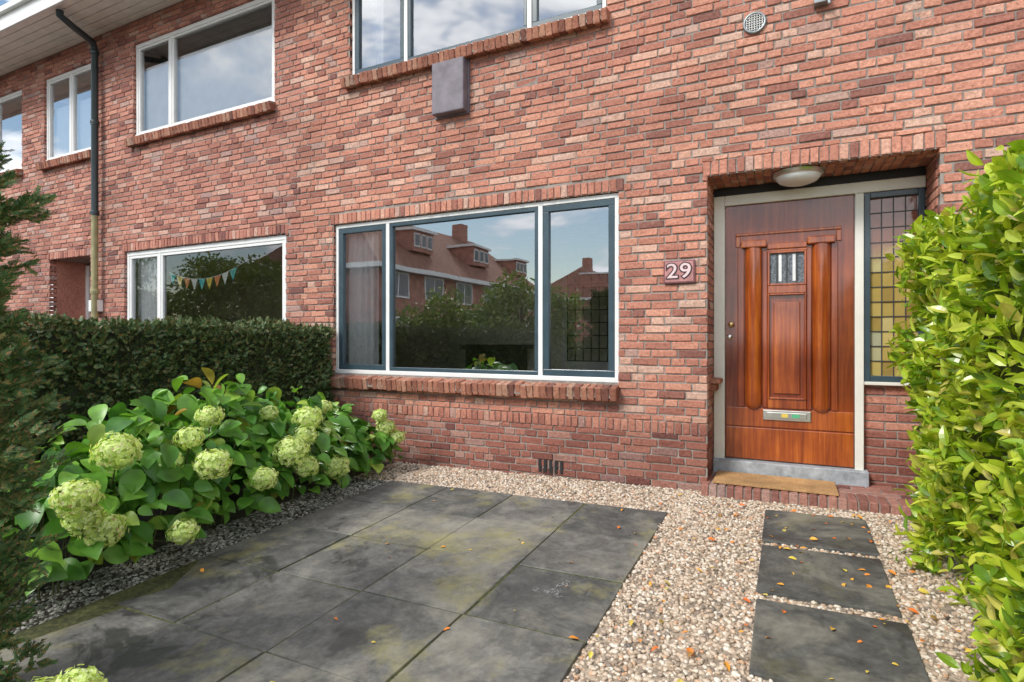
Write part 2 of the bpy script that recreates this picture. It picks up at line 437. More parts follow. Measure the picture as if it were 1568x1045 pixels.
# curtains
def curtain(name,x0,x1,y,z0,z1,par,mat=M_blind,per=.09,amp=.022):
    n=int((x1-x0)/.01);V=[];F=[]
    for i in range(n+1):
        x=x0+(x1-x0)*i/n; yy=y+amp*math.sin(2*math.pi*(x-x0)/per+.8*math.sin(x*9))
        V+=[(x,yy,z0),(x,yy,z1)]
    for i in range(n): F.append((2*i,2*i+2,2*i+3,2*i+1))
    pyd(name,V,F,mat,par,True)
curtain('curtain',-4.62,-3.98,.165,.5,2.5,houseA)
curtain('curtain',-8.35,-7.75,.20,.5,2.5,houseB)
curtain('curtain_upper',-4.4,-4.0,.3,3.6,5.5,houseA)
box('blind',-8.06,-5.39,.14,.145,3.9,5.0,M_blind,houseB,0)
box('blind_2',-10.4,-9.0,.14,.145,3.9,4.85,M_blind,houseB,0); box('blind_3',-12.9,-11.1,.14,.145,3.9,4.7,M_blind,houseB,0)
# fireplace
fp=empty('fireplace')
box('mantel_shelf',-4.65,-3.55,2.95,3.35,1.07,1.14,M_dark,fp); box('left_pier',-4.6,-4.35,3.05,3.35,.2,1.07,M_dark,fp)
box('right_pier',-3.9,-3.65,3.05,3.35,.2,1.07,M_dark,fp); box('header',-4.35,-3.9,3.1,3.35,.85,1.07,M_dark,fp)
# leaded interior doors
ld=empty('leaded_glass_door')
for i in range(7): box('bar_v',-2.9+i*.12,-2.885+i*.12,3.1,3.12,.9,2.2,M_dark,ld,0)
for i in range(8): box('bar_h',-2.9,-2.18,3.12,3.135,.9+i*.185,.915+i*.185,M_dark,ld,0)
box('stile',-2.98,-2.9,3.1,3.15,.2,2.3,M_white,ld); box('stile_2',-2.16,-2.08,3.1,3.15,.2,2.3,M_white,ld); box('rail',-2.9,-2.16,3.1,3.15,.2,.9,M_white,ld)
# bunting
bt=empty('bunting'); cols=[simple('flag_teal',(.12,.6,.6),.8),simple('flag_yellow',(.9,.65,.1),.8),simple('flag_orange',(.9,.3,.12),.8),simple('flag_white',(.85,.85,.8),.8)]
def bz(x): u=(x+7.54)/1.4; return 2.14-.13*4*u*(1-u)
tube('string',[(-7.6+i*.05,.135,bz(-7.6+i*.05)) for i in range(31)],.005,M_white,bt,1)
for i in range(9):
    x=-7.5+i*.15; pyd('flag',[(x,.133,bz(x)),(x+.135,.133,bz(x+.135)),(x+.067,.131,bz(x+.067)-.15)],[(0,1,2)],cols[i%4],bt)

# ------------------------------------------------------------ front door
door=bpy.data.objects.new('front_door',None); link(door,houseA)
Y=.45
box('frame_left',-.563,-.475,Y-.03,Y+.1,.2,2.44,M_cream,door,.006); box('frame_head',-.475,.922,Y-.029,Y+.1,2.355,2.44,M_cream,door,.006)
box('frame_post',.472,.532,Y-.03,Y+.1,.2,2.355,M_cream,door,.006)
box('header_board',-.563,.922,Y-.01,Y+.1,2.44,2.512,M_dark,door,0)
box('threshold',-.563,.56,Y-.09,Y+.1,.09,.217,M_stone,door,.008)
box('leaf',-.472,.469,Y,Y+.05,.222,2.352,M_wood2,door,.004)
def wb(n,x0,x1,z0,z1,d,bev=.006,mt=None): return box(n,x0,x1,Y-d,Y+.001,z0,z1,mt or M_wood,door,bev)
wb('kick_board',-.468,.465,.226,.49,.012)
wb('bottom_rail',-.468,.465,.50,.655,.008)
wb('left_field',-.375,-.322,.66,1.99,.014,.006,M_wood2); wb('right_field',.312,.36,.66,1.99,.014,.006,M_wood2)
wb('cap_left',-.345,-.150,1.985,2.045,.055,.01); wb('cap_right',.145,.34,1.985,2.045,.055,.01); wb('cap_center',-.150,.145,1.965,2.012,.03)
wb('top_rail_left',-.39,-.352,2.0,2.09,.012); wb('top_rail_right',.347,.385,2.0,2.09,.012); wb('top_rail',-.39,.385,2.092,2.115,.012)
wb('window_rail_top',-.16,.155,1.945,1.965,.02,.004)
for x0,x1 in((-.182,-.145),(.14,.177)): wb('inner_stile',x0,x1,.66,1.965,.02,.006,M_wood2)
wb('mid_rail',-.145,.14,1.60,1.665,.022); wb('panel',-.10,.095,.78,1.53,.012,.012); wb('base_rail',-.145,.14,.66,.735,.02)
for nm,a,b,z0,z1 in(('mould_l',-.145,-.13,.735,1.60),('mould_r',.125,.14,.735,1.60)): wb(nm,a,b,z0,z1,.03,.006)
for nm,z0 in(('mould_t',1.585),('mould_b',.735)): wb(nm,-.13,.125,z0,z0+.015,.03,.006)
def halfcol(x,r,z0,z1):
    V=[];F=[];n=18
    for zz,rr in((z0,r*.25),(z0+.02,r*.75),(z0+.05,r),(z1,r)):
        for i in range(n+1):
            a=math.pi*i/n; V.append((x-rr*math.cos(a),Y-.7*rr*math.sin(a)-.002,zz))
    for k in range(3):
        for i in range(n): F.append((k*(n+1)+i,k*(n+1)+i+1,(k+1)*(n+1)+i+1,(k+1)*(n+1)+i))
    pyd('pilaster',V,F,M_wood,door,True)
for x in(-.252,.245): halfcol(x,.066,.64,1.99)
M_dglass=simple('obscure_glass',(.14,.16,.18),.15,0,.6,60,.6)
box('door_glass',-.145,.14,Y-.004,Y+.002,1.665,1.945,M_dglass,door,0)
for x in(-.075,-.003,.07): box('came_v',x-.006,x+.006,Y-.010,Y-.002,1.67,1.94,M_lead,door,0)
M_wg=simple('white_strip',(.8,.8,.8),.4)
for x in(-.062,.040): box('bright_strip',x,x+.022,Y-.007,Y-.003,1.70,1.92,M_wg,door,0)
wb('win_l',-.145,-.128,1.665,1.945,.026,.004); wb('win_r',.123,.14,1.665,1.945,.026,.004); wb('win_b',-.128,.123,1.665,1.682,.026,.004); wb('win_t',-.128,.123,1.93,1.946,.026,.004)
box('letter_plate',-.18,.172,Y-.020,Y-.004,.562,.645,M_alu,door,.004); box('letter_flap',-.15,.142,Y-.027,Y-.018,.58,.627,M_alu,door,.003)
box('sticker_yellow',-.04,.005,Y-.0285,Y-.0265,.590,.618,cols[1],door,0); box('sticker_green',.035,.09,Y-.0285,Y-.0265,.590,.618,simple('sticker_green',(.1,.5,.25),.5),door,0)
lathe('lock_upper',[(0.001,-.05),(.019,-.05),(.024,-.035),(.014,-.02),(.024,-.005),(.024,0)],(-.425,Y,1.35),'y',M_brass,door)
lathe('lock_lower',[(0.001,-.018),(.017,-.018),(.024,-.008),(.024,0)],(-.44,Y,1.245),'y',M_alu,door)
# sidelight: leaded amber panes, brown reflection painted on the upper ones
sl=bpy.data.objects.new('sidelight',None); link(sl,houseA)
box('sl_left',.534,.575,Y-.015,Y+.06,.90,2.353,M_blue,sl); box('sl_right',.88,.92,Y-.015,Y+.06,.90,2.353,M_blue,sl)
box('sl_bottom',.575,.88,Y-.015,Y+.06,.90,.945,M_blue,sl); box('sl_top',.575,.88,Y-.015,Y+.06,2.31,2.353,M_blue,sl)
box('sl_sill',.534,.922,Y-.03,Y+.06,.875,.90,M_cream,sl)
def amber_reflecting():
    m,nt,b=newmat('amber_glass_painted_reflection'); p=pos(nt)
    c=ramp(nt,[(0,(.30,.20,.06)),(.4,(.46,.34,.10)),(.8,(.58,.46,.17)),(1,(.40,.42,.30))],island(nt))
    c=mixc(nt,c,(.22,.07,.035),ramp(nt,[(.60,0),(.66,1)],math_(nt,'DIVIDE',sep(nt,p)[2],3)))  # upper panes go brown: a reflection put into the base colour
    nt.links.new(c,b.inputs['Base Color']); b.inputs['Roughness'].default_value=.12; b.inputs['Coat Weight'].default_value=1
    bump(nt,b,noise(nt,18,2,.5,p),.25,.01); return m
PB=[]
nx=4; nz=12
for i in range(nx):
    for j in range(nz):
        a=.575+i*.305/nx; c=.945+j*1.365/nz
        PB.append((a+.001,a+.305/nx-.001,Y+.02+random.gauss(0,.0006),Y+.026,c+.001,c+1.365/nz-.001))
chboxes('leaded_panes',PB,amber_reflecting(),sl,b=.0008,jit=.0007)
for i in range(1,nx): box('came_v',.575+i*.305/nx-.0035,.575+i*.305/nx+.0035,Y+.014,Y+.024,.945,2.31,M_lead,sl,0)
for j in range(1,nz): box('came_h',.575,.88,Y+.0125,Y+.0235,.945+j*1.365/nz-.0035,.945+j*1.365/nz+.0035,M_lead,sl,0)
# corbel brick on jamb
chboxes('jamb_corbel',[(-.60,-.52,.20,.42,.80,.86),(-.60,-.49,.18,.42,.863,.90)],M_bricksill,houseA)
# step
st=[]
def steprow(y0,y1):
    n=round(1.66/.0625); q=1.66/n
    for i in range(n): st.append((-.60+i*q+.004,-.60+(i+1)*q-.004,y0,y1,-.12,.108+random.gauss(0,.0015)))
steprow(-.115,.10); 
for k in range(3):
    for i in range(9):
        xx=-.6+i*.19+(k%2)*.09; st.append((xx,min(xx+.18,1.05),.108+k*.118,.108+k*.118+.11,-.12,.106+random.gauss(0,.0015)))
stp=empty('doorstep')
chboxes('step_bricks',[b for b in st if b[1]-b[0]>.02],brickmat('step_brick',1.3,(1,1.15,1.2)),stp,b=.006)
box('step_mortar',-.596,1.055,-.105,.45,-.15,.098,M_mortar,stp,0)
dm=box('doormat',-.52,.33,-.055,.33,.112,.130,M_mat,None,.004)
# neighbour recess
box('recess_left',-10.35,-10.25,.1,.8,-.3,2.5,M_brick2,houseB,0); box('recess_right',-9.13,-9.03,.1,.8,-.3,2.5,M_brick2,houseB,0)
box('recess_top',-10.3,-9.1,.1,.8,2.452,2.6,M_mortar,houseB,0)
box('nb_door_frame_a',-10.25,-10.17,.5,.6,-.1,2.42,M_white,houseB); box('nb_door_frame_b',-9.4,-9.3,.5,.6,-.1,2.42,M_white,houseB)
box('nb_door',-10.17,-9.4,.53,.58,-.1,2.38,simple('nb_door_paint',(.12,.04,.03),.4),houseB); box('nb_side',-9.3,-9.13,.53,.6,-.1,2.42,M_dark,houseB)

# eaves, gutter, roof
for par,x0,x1 in((houseA,XS,3.6),(houseB,-14.6,XS-.001)):
    y=-.70
    while y<0: 
        box('soffit_board',x0,x1,y+.004,min(y+.116,-.002),5.60,5.63,M_soffit,par,.004); y+=.12
    box('fascia',x0,x1,-.745,-.705,5.54,5.80,M_white,par); box('gutter_lip',x0,x1,-.80,-.745,5.74,5.82,M_white,par)
M_tile=groundmat('roof_tiles',(.24,.10,.065),(.38,.18,.12),5)
pyd('roof',[(-14.6,-.8,5.82),(3.6,-.8,5.82),(3.6,4,9.6),(-14.6,4,9.6),(3.6,9,5.8),(-14.6,9,5.8)],[(0,1,2,3),(3,2,4,5)],M_tile,houseA)
# drainpipe
dp=empty('drainpipe')
tube('upper_pipe',[(-8.62,-.62,5.56),(-8.62,-.62,5.50),(-8.70,-.42,5.46),(-8.80,-.14,5.42),(-8.84,-.09,5.34),(-8.84,-.09,2.98)],.045,M_pipe,dp)
tube('lower_pipe',[(-8.84,-.09,2.98),(-8.84,-.09,-.2)],.042,M_pipe2,dp)
for zz in(5.30,4.3,3.02,1.9): lathe('collar',[(.052,-.03),(.056,-.02),(.056,.02),(.052,.03)],(-8.84,-.09,zz),'z',M_pipe if zz>3 else M_pipe2,dp)
box('bracket_box',-8.98,-8.8,-.1,-.002,1.62,1.78,M_white,dp)
# meter box
wbx=empty('wall_box'); box('body',-3.10,-2.74,-.10,-.003,3.40,3.90,M_box,wbx,.012); box('back_plate',-3.115,-2.725,-.02,-.002,3.385,3.915,M_box,wbx,.003)
# round vent
rv=empty('wall_vent'); vc=(-.222,0,3.63)
lathe('ring',[(.062,-.006),(.066,-.02),(.08,-.02),(.084,-.002)],vc,'y',M_grey,rv); lathe('disc',[(.001,-.005),(.07,-.004)],vc,'y',M_dark,rv)
for i in range(-3,4):
    h=math.sqrt(max(0,.063**2-(i*.018)**2)); tube('bar',[(vc[0]+i*.018,-.014,vc[2]-h),(vc[0]+i*.018,-.014,vc[2]+h)],.0035,M_alu,rv,1); tube('bar',[(vc[0]-h,-.018,vc[2]+i*.018),(vc[0]+h,-.018,vc[2]+i*.018)],.0035,M_alu,rv,1)
br=empty('wall_bracket'); tube('rod',[(.225,-.05,3.66),(.225,-.05,4.4)],.02,M_grey,br); box('foot',.175,.275,-.07,-.002,3.64,3.70,M_grey,br); tube('hook',[(.225,-.05,3.72),(.26,-.10,3.66),(.27,-.10,3.60)],.012,M_grey,br)
# base vent slots
av=empty('air_brick')
for i in range(5): box('slot',-2.01+i*.052,-1.985+i*.052,-.006,.01,.035,.15,M_dark,av,0)
# ceiling lamp
cl=empty('porch_lamp'); lc=(.075,.20,2.508)
M_opal=simple('opal_glass',(.92,.92,.92),.2,0,.03)
lathe('base_ring',[(.175,0),(.178,-.02),(.165,-.03)],lc,'z',M_alu,cl); lathe('opal_dome',[(.16,-.02),(.155,-.045),(.13,-.07),(.08,-.088),(.03,-.094),(.001,-.095)],lc,'z',M_opal,cl,48)
# number sign
ns=empty('house_number_sign'); box('plate',-.900,-.655,-.022,-.002,1.675,1.86,simple('plum_enamel',(.20,.07,.08),.35,0,.2,30),ns,.005)
box('plate_rim',-.888,-.667,-.025,-.020,1.687,1.848,simple('plum_enamel_light',(.45,.20,.19),.35,0,.25,30),ns,.003)
def txt(off,y,mat,ext):
    cu=bpy.data.curves.new('digits','FONT'); cu.body='29'; cu.size=.165; cu.align_x='CENTER'; cu.align_y='CENTER'; cu.extrude=ext; cu.offset=off; cu.space_character=1.08
    cu.materials.append(mat); o=link(bpy.data.objects.new('digits',cu),ns); o.location=(-.778,y,1.768); o.rotation_euler=(math.pi/2,0,0); o.scale=(1.15,1,1)
txt(.010,-.026,simple('digit_outline',(.05,.02,.025),.4),.002); txt(.001,-.030,simple('digit_face',(.72,.54,.54),.4),.002)

# ------------------------------------------------------------ patio
sl_=[]
for i in range(4):
    for j in range(6):
        x0=-3.165+i*.604; y1=-.63-j*.592
        dz=random.gauss(0,.0025)
        if y1-.58<-4.2: continue
        a,b_=random.gauss(0,.0015),random.gauss(0,.0015)
        sl_.append((x0+.005+a,x0+.599+a,y1-.587+b_,y1-.004+b_,-.03+dz,.022+dz))
def onz(V):
    V=V.copy(); V[...,2]+=gz(V[...,0],V[...,1]); return V
chboxes('patio_paving',sl_,M_slab,None,b=.004,jit=.0012,post=onz)
sheet('moss_joints',-3.16,-.756,-4.15,-.64,.0165,M_moss)
STN=[(-.95,-.35),(-1.655,-1.02),(-2.36,-1.745),(-3.06,-2.45),(-3.76,-3.15)]
for k,(y0,y1) in enumerate(STN):
    a=random.gauss(0,.006)
    o=chboxes('stepping_stone',[(-.137+a,.457+a,y0,y1,-.03,.026)],M_step,None,b=.005,jit=.002,post=onz)

# pebbles
def ico():
    import bmesh
    bm=bmesh.new(); bmesh.ops.create_icosphere(bm,subdivisions=2,radius=1); V=np.array([v.co[:] for v in bm.verts]); F=[[v.index for v in f.verts] for f in bm.faces]; bm.free(); return V,F
IV,IF=ico()
def pebbles(name,n,region,smin,smax,mat,zoff=.006):
    P=[]
    while len(P)<n:
        x=random.uniform(region[0],region[1]); y=random.uniform(region[2],region[3])
        if -3.15<x<-.765+random.uniform(0,.02) and y<-.64: continue
        ok=True
        for y0,y1 in STN:
            if -.13<x<.45 and y0<y<y1: ok=False
        if x>-.6 and y>-.12: ok=False
        if ok: P.append((x,y))
    P=np.array(P); s=rng.uniform(smin,smax,n)
    z=gz(P[:,0],P[:,1])+zoff+rng.uniform(-.2,.9,n)*s*.6
    sc3=np.stack([s*rng.uniform(.8,1.35,n),s*rng.uniform(.6,1,n),s*rng.uniform(.45,.75,n)],1)
    V=IV[None]*sc3[:,None]*(1+rng.normal(0,.10,(n,len(IV),1)))
    a=rng.uniform(0,6.28,n); t=rng.normal(0,.35,n)
    y=V[...,1]*np.cos(t)[:,None]-V[...,2]*np.sin(t)[:,None]; zz=V[...,1]*np.sin(t)[:,None]+V[...,2]*np.cos(t)[:,None]
    x=V[...,0]*np.cos(a)[:,None]-y*np.sin(a)[:,None]; y=V[...,0]*np.sin(a)[:,None]+y*np.cos(a)[:,None]
    V=np.stack([x+P[:,0,None],y+P[:,1,None],zz+z[:,None]],2)
    return tmpl_mesh(name,V,IF,mat,None,True)
pebbles('gravel',15000,(-.76,.95,-3.3,-.0),.006,.0135,M_peb)
pebbles('gravel.001',6000,(-3.6,-.6,-.64,-.0),.007,.013,M_peb)
pebbles('gravel.002',4600,(-3.62,-3.165,-3.9,-.6),.006,.013,M_peb2,.0)

# ------------------------------------------------------------ leaf templates
def leafT(w,fold=.12,curl=.15,segs=4):
    V=[(0,0,0)];F=[]
    for i in range(1,segs):
        t=i/segs; ww=w*.5*math.sin(math.pi*t**.85)**.8; zc=-curl*t*t
        V+=[(-ww,t,zc+fold*ww),(0,t,zc),(ww,t,zc+fold*ww)]
    V.append((0,1,-curl)); k=len(V)-1
    F+=[(0,2,1),(0,3,2)]
    for i in range(segs-2):
        a=1+i*3; F+=[(a,a+1,a+4,a+3),(a+1,a+2,a+5,a+4)]
    a=1+(segs-2)*3; F+=[(a,a+1,k),(a+1,a+2,k)]
    return np.array(V),F
def unit(v): return v/(np.linalg.norm(v,axis=1,keepdims=True)+1e-9)

# laurel hedge on right
lh=empty('laurel_hedge')
def lsurf(n):
    P=[];D=[]
    x0,x1,y0,y1,zt=.72,1.5,-4.4,-.22,1.97
    areaL=(y1-y0)*zt; areaT=(y1-y0)*(x1-x0); areaE=(x1-x0)*zt
    for _ in range(n):
        r=random.random()*(areaL+areaT*.6+areaE)
        if r<areaL: p=[x0,random.uniform(y0,y1),random.uniform(0,zt)]; d=[-1,0,.1]
        elif r<areaL+areaE: p=[random.uniform(x0,x1),y1,random.uniform(0,zt)]; d=[0,1,.1]
        else: p=[random.uniform(x0,x1),random.uniform(y0,y1),zt]; d=[0,0,1]
        P.append(p);D.append(d)
    P=np.array(P);D=np.array(D,float)
    c=np.stack([np.clip(P[:,0],x0+.3,x1),np.clip(P[:,1],y0,y1-.3),np.clip(P[:,2],0,zt-.35)],1)
    v=P-c; L=np.linalg.norm(v,axis=1,keepdims=True); v=v/(L+1e-9); R=np.minimum(L,.31)
    P=c+v*R; D=unit(v+D*.2)
    off=.06*np.sin(P[:,1]*5.1+P[:,2]*3)+.05*np.sin(P[:,2]*8.3-P[:,1]*4+P[:,0]*5)+.03*np.sin(P[:,1]*17+P[:,2]*13)
    off+=rng.normal(0,.035,n)-np.abs(rng.normal(0,.05,n))
    P=P+D*off[:,None]
    return P,D
LV,LF=leafT(.42,.35,.22,5)
P,D=lsurf(15500); n=len(P)
d=unit(D*.7+rng.normal(0,.55,(n,3))+np.array([0,0,.45])); nn=unit(D*.9+rng.normal(0,.4,(n,3))+np.array([0,0,.55]))
P[:,2]+=gz(P[:,0],P[:,1])
inst('leaves',LV,LF,basis(d,nn),P-d*.03,rng.uniform(.045,.105,n),M_laurel,lh,False)
box('light_block_core',.90,1.5,-4.4,-.45,-.1,1.75,M_core2,lh,.08)  # solid dark box added behind the leaves to block light

# yew hedge on left
def sprigT(nneed=9,nl=.30,nw=.05):
    V=[];F=[]
    for i in range(nneed):
        t=.1+.9*i/nneed
        for s in(-1,1):
            a=math.radians(50-25*t)*s; L=nl*(1-.35*t)
            bx,by=0,t; dx,dy=math.sin(a)*L,math.cos(a)*L
            px,py=math.cos(a)*nw/2,-math.sin(a)*nw/2
            k=len(V); z=random.uniform(-.06,.1)
            V+=[(bx-px,by-py,0),(bx+px,by+py,0),(bx+dx+px*.5,by+dy+py*.5,z),(bx+dx-px*.5,by+dy-py*.5,z)]; F.append((k,k+1,k+2,k+3))
    return np.array(V),F
SV,SF=sprigT(6,.42,.13)
yh=empty('yew_hedge')
def ysurf(n):
    x0,x1,y0,y1,zt=-5.05,-4.40,-5.2,-.05,1.36
    P=[];D=[]
    for _ in range(n):
        r=random.random()
        if r<.66: P.append([x1,random.uniform(y0,y1),random.uniform(.0,zt)]);D.append([1,0,.15])
        elif r<.86: P.append([random.uniform(x0,x1),random.uniform(y0,y1),zt]);D.append([0,0,1])
        elif r<.93: P.append([random.uniform(x0,x1),y1,random.uniform(.0,zt)]);D.append([0,1,.1])
        else: P.append([x0,random.uniform(y0,y1),random.uniform(.6,zt)]);D.append([-1,0,.1])
    P=np.array(P);D=np.array(D,float)
    off=.03*np.sin(P[:,1]*7+P[:,2]*5)+.025*np.sin(P[:,2]*15-P[:,1]*9)+rng.normal(0,.018,n)-np.abs(rng.normal(0,.03,n))
    return P+D*off[:,None],D
P,D=ysurf(30000); n=len(P)
d=unit(D*.8+rng.normal(0,.5,(n,3))+np.array([0,0,.35])); nn=unit(D+rng.normal(0,.5,(n,3)))
inst('needles',SV,SF,basis(d,nn),P-d*.03,rng.uniform(.03,.06,n),M_yew,yh)
box('light_block_core',-4.98,-4.47,-5.2,-.1,-.2,1.29,M_core,yh,.03)  # added dark box, stops light passing through the hedge

# conifer shrub foreground left
cs=empty('yew_shrub'); Pl=[];Dl=[];cx,cy=-2.60,-3.86
SV2,SF2=sprigT(11,.30,.075)
for b in range(470):
    h=random.uniform(-.05,2.02); a=random.uniform(0,2*math.pi)
    base=.33*(1-.35*max(0,(h-1.1)/.9))+.05*math.sin(h*9)
    if h<.35: base-=.07
    L=base*random.uniform(.7,1.15); up=random.uniform(.2,.8)
    dirv=np.array([math.cos(a),math.sin(a),up*.9]); dirv/=np.linalg.norm(dirv)
    for s in range(38):
        t=random.uniform(.4,1.0)
        p=np.array([cx,cy,h-.1])+dirv*L*t*1.15+rng.normal(0,.024,3)*(1.3-t)
        Pl.append(p); Dl.append(dirv+rng.normal(0,.45,3)+np.array([0,0,.2]))
P=np.array(Pl);d=unit(np.array(Dl));n=len(P)
nn=unit(rng.normal(0,1,(n,3))+np.array([0,0,.8]))
inst('needles',SV2,SF2,basis(d,nn),P,rng.uniform(.03,.07,n),M_yew2,cs)
lathe('trunk',[(.05,-.3),(.045,.5),(.03,1.2),(.01,1.9)],(cx,cy,0),'z',M_bark,cs,10)
lathe('light_block_core',[(.14,-.1),(.16,.6),(.14,1.2),(.06,1.7)],(cx,cy,0),'z',M_core,cs,14)  # added dark core, keeps light from passing through the needles

# hydrangea
hy=empty('hydrangea_bush')
mounds=[(-3.52,-3.08,.44,.42,.64),(-3.66,-2.55,.54,.48,.80),(-3.75,-1.95,.56,.52,.95),(-3.66,-1.40,.52,.46,.80),(-3.80,-.85,.42,.42,.68),(-3.60,-.48,.30,.28,.42)]
wts=np.array([m[2]*m[3]*m[4] for m in mounds])**.7; wts/=wts.sum()
P=[];D=[]
while len(P)<1550:
    m=mounds[rng.choice(len(mounds),p=wts)]
    v=rng.normal(0,1,3); v[2]=abs(v[2])*.9; v/=np.linalg.norm(v); r=random.uniform(.70,1.08)
    p=np.array([m[0]+v[0]*m[2]*r,m[1]+v[1]*m[3]*r,.08+v[2]*(m[4]-.08)*r])
    if p[0]<-4.3: continue
    inside=any(((p[0]-q[0])/q[2])**2+((p[1]-q[1])/q[3])**2+(p[2]/q[4])**2<.40 for q in mounds)
    if inside: continue
    P.append(p);D.append(v)
P=np.array(P);D=np.array(D);n=len(P)
HV,HF=leafT(.70,.34,.34,6)
hor=D*np.array([1,1,.1]); d=unit(hor*.8+rng.normal(0,.5,(n,3))*np.array([1,1,.6])+np.array([.15,0,-.25])); nn=unit(np.array([.15,-.1,.8])+D*.7+rng.normal(0,.35,(n,3)))
inst('leaves',HV,HF,basis(d,nn),P-d*.06,rng.uniform(.08,.185,n),M_hyd,hy,True)
heads=[(-3.26,-2.86,.62,.11),(-3.06,-3.15,.47,.10),(-3.08,-3.02,.27,.095),(-3.06,-3.12,.36,.08),(-3.14,-2.38,.47,.105),(-3.3,-2.42,.62,.08),(-3.42,-2.2,.72,.08),(-3.3,-2.55,.5,.07),
 (-3.32,-1.45,.62,.105),(-3.2,-1.72,.42,.12),(-3.15,-2.0,.29,.085),(-3.2,-1.28,.22,.10),(-3.4,-.42,.40,.085),(-3.33,-.34,.30,.075),(-3.40,-.50,.52,.065),(-3.06,-2.62,.14,.075),(-3.45,-1.7,.68,.06),(-3.28,-1.52,.50,.09),(-3.16,-1.62,.30,.085),(-3.5,-1.1,.66,.06)]
FV=[];FF=[]
for i in range(4):
    a=i*math.pi/2; ca,sa=math.cos(a),math.sin(a); k=len(FV)
    for (x,y,zz) in((0,0,0),(.45,.5,.12),(0,1,.05),(-.45,.5,.12)): FV.append((x*ca-y*sa,x*sa+y*ca,zz))
    FF.append((k,k+1,k+2,k+3))
FV=np.array(FV)
M_fcore=simple('flower_core',(.50,.60,.22),.8)
Pf=[];Df=[];Sf=[]
for hx,hyy,hz,hr in heads:
    for _ in range(int(3.4e4*hr*hr)+60):
        v=rng.normal(0,1,3); v/=np.linalg.norm(v); lob=1+.16*math.sin(v[0]*6+hx*9)*math.sin(v[1]*5+hz*5)+.08*math.sin(v[2]*9+hyy*7)
        Pf.append(np.array([hx,hyy,hz])+v*hr*lob*np.array([1,1,.82])*random.uniform(.88,1.04)); Df.append(v); Sf.append(random.uniform(.010,.018))
    tube('stem',[(hx,hyy,hz-.05),(hx*.6-3.7*.4,hyy+.05,hz*.6-.05),(-3.75,hyy+.1,-.05)],.005,M_stem,hy,1)
    q=hr*.88; lathe('flower_core',[(.001,-q*.7),(q*.6,-q*.45),(q*.85,0),(q*.6,q*.45),(.001,q*.7)],(hx,hyy,hz),'z',M_fcore,hy,12)
Pf=np.array(Pf);Df=np.array(Df);n=len(Pf)
tang=np.cross(Df,rng.normal(0,1,(n,3)))
inst('florets',FV,FF,basis(unit(tang),unit(Df+rng.normal(0,.3,(n,3)))),Pf,np.array(Sf),M_flo,hy)
for _ in range(45):
    m=random.choice(mounds); a=random.uniform(0,6.28); r=random.uniform(.2,.85)
    tube('stem',[(m[0]+.1*math.cos(a),m[1]+.1*math.sin(a),-.1),(m[0]+m[2]*r*.6*math.cos(a),m[1]+m[3]*r*.6*math.sin(a),m[4]*.5),(m[0]+m[2]*r*math.cos(a),m[1]+m[3]*r*math.sin(a),m[4]*.8*math.sqrt(1-r*r))],.005,M_stem,hy,1)
# small hydrangea at foreground corner
hs_=empty('hydrangea_bush.001'); hx,hyy,hz=-1.90,-3.72,.17
Pf=[];Df=[]
for c in((0,0,0,.075),(-.10,-.05,-.02,.065),(.05,-.09,-.05,.065)):
    for _ in range(420):
        v=rng.normal(0,1,3); v/=np.linalg.norm(v); Pf.append(np.array([hx+c[0],hyy+c[1],hz+c[2]])+v*c[3]*random.uniform(.7,1.05)*(1+.15*math.sin(v[0]*7)*math.sin(v[1]*6))); Df.append(v)
Pf=np.array(Pf);Df=np.array(Df);n=len(Pf); tang=np.cross(Df,rng.normal(0,1,(n,3)))
inst('florets',FV,FF,basis(unit(tang),unit(Df+rng.normal(0,.4,(n,3)))),Pf,rng.uniform(.008,.014,n),M_flo,hs_)
P=np.stack([rng.normal(hx-.1,.12,60),rng.normal(hyy-.12,.08,60),rng.uniform(-.08,.08,60)],1); d=unit(rng.normal(0,1,(60,3))*np.array([1,1,.3])); nn=unit(rng.normal(0,.3,(60,3))+np.array([0,0,1]))
inst('leaves',HV,HF,basis(d,nn),P,rng.uniform(.07,.12,60),M_hyd,hs_,True)
tube('stem',[(hx,hyy,hz),(hx-.1,hyy-.1,-.15)],.006,M_stem,hs_,1)

# fallen leaves
TVl,TFl=leafT(.55,.3,.25,4)
n=185; P=np.stack([rng.uniform(-3.1,.6,n),rng.uniform(-3.3,-.2,n)],1)
P[:145,0]=rng.uniform(-.75,.70,145); P[:145,1]=rng.uniform(-2.8,-.2,145)
z=gz(P[:,0],P[:,1])+.030; P=np.column_stack([P,z])
d=unit(rng.normal(0,1,(n,3))*np.array([1,1,.12])); nn=unit(rng.normal(0,.25,(n,3))+np.array([0,0,1]))
inst('fallen_leaves',TVl,TFl,basis(d,nn),P,rng.uniform(.018,.05,n),M_litter,None,False)

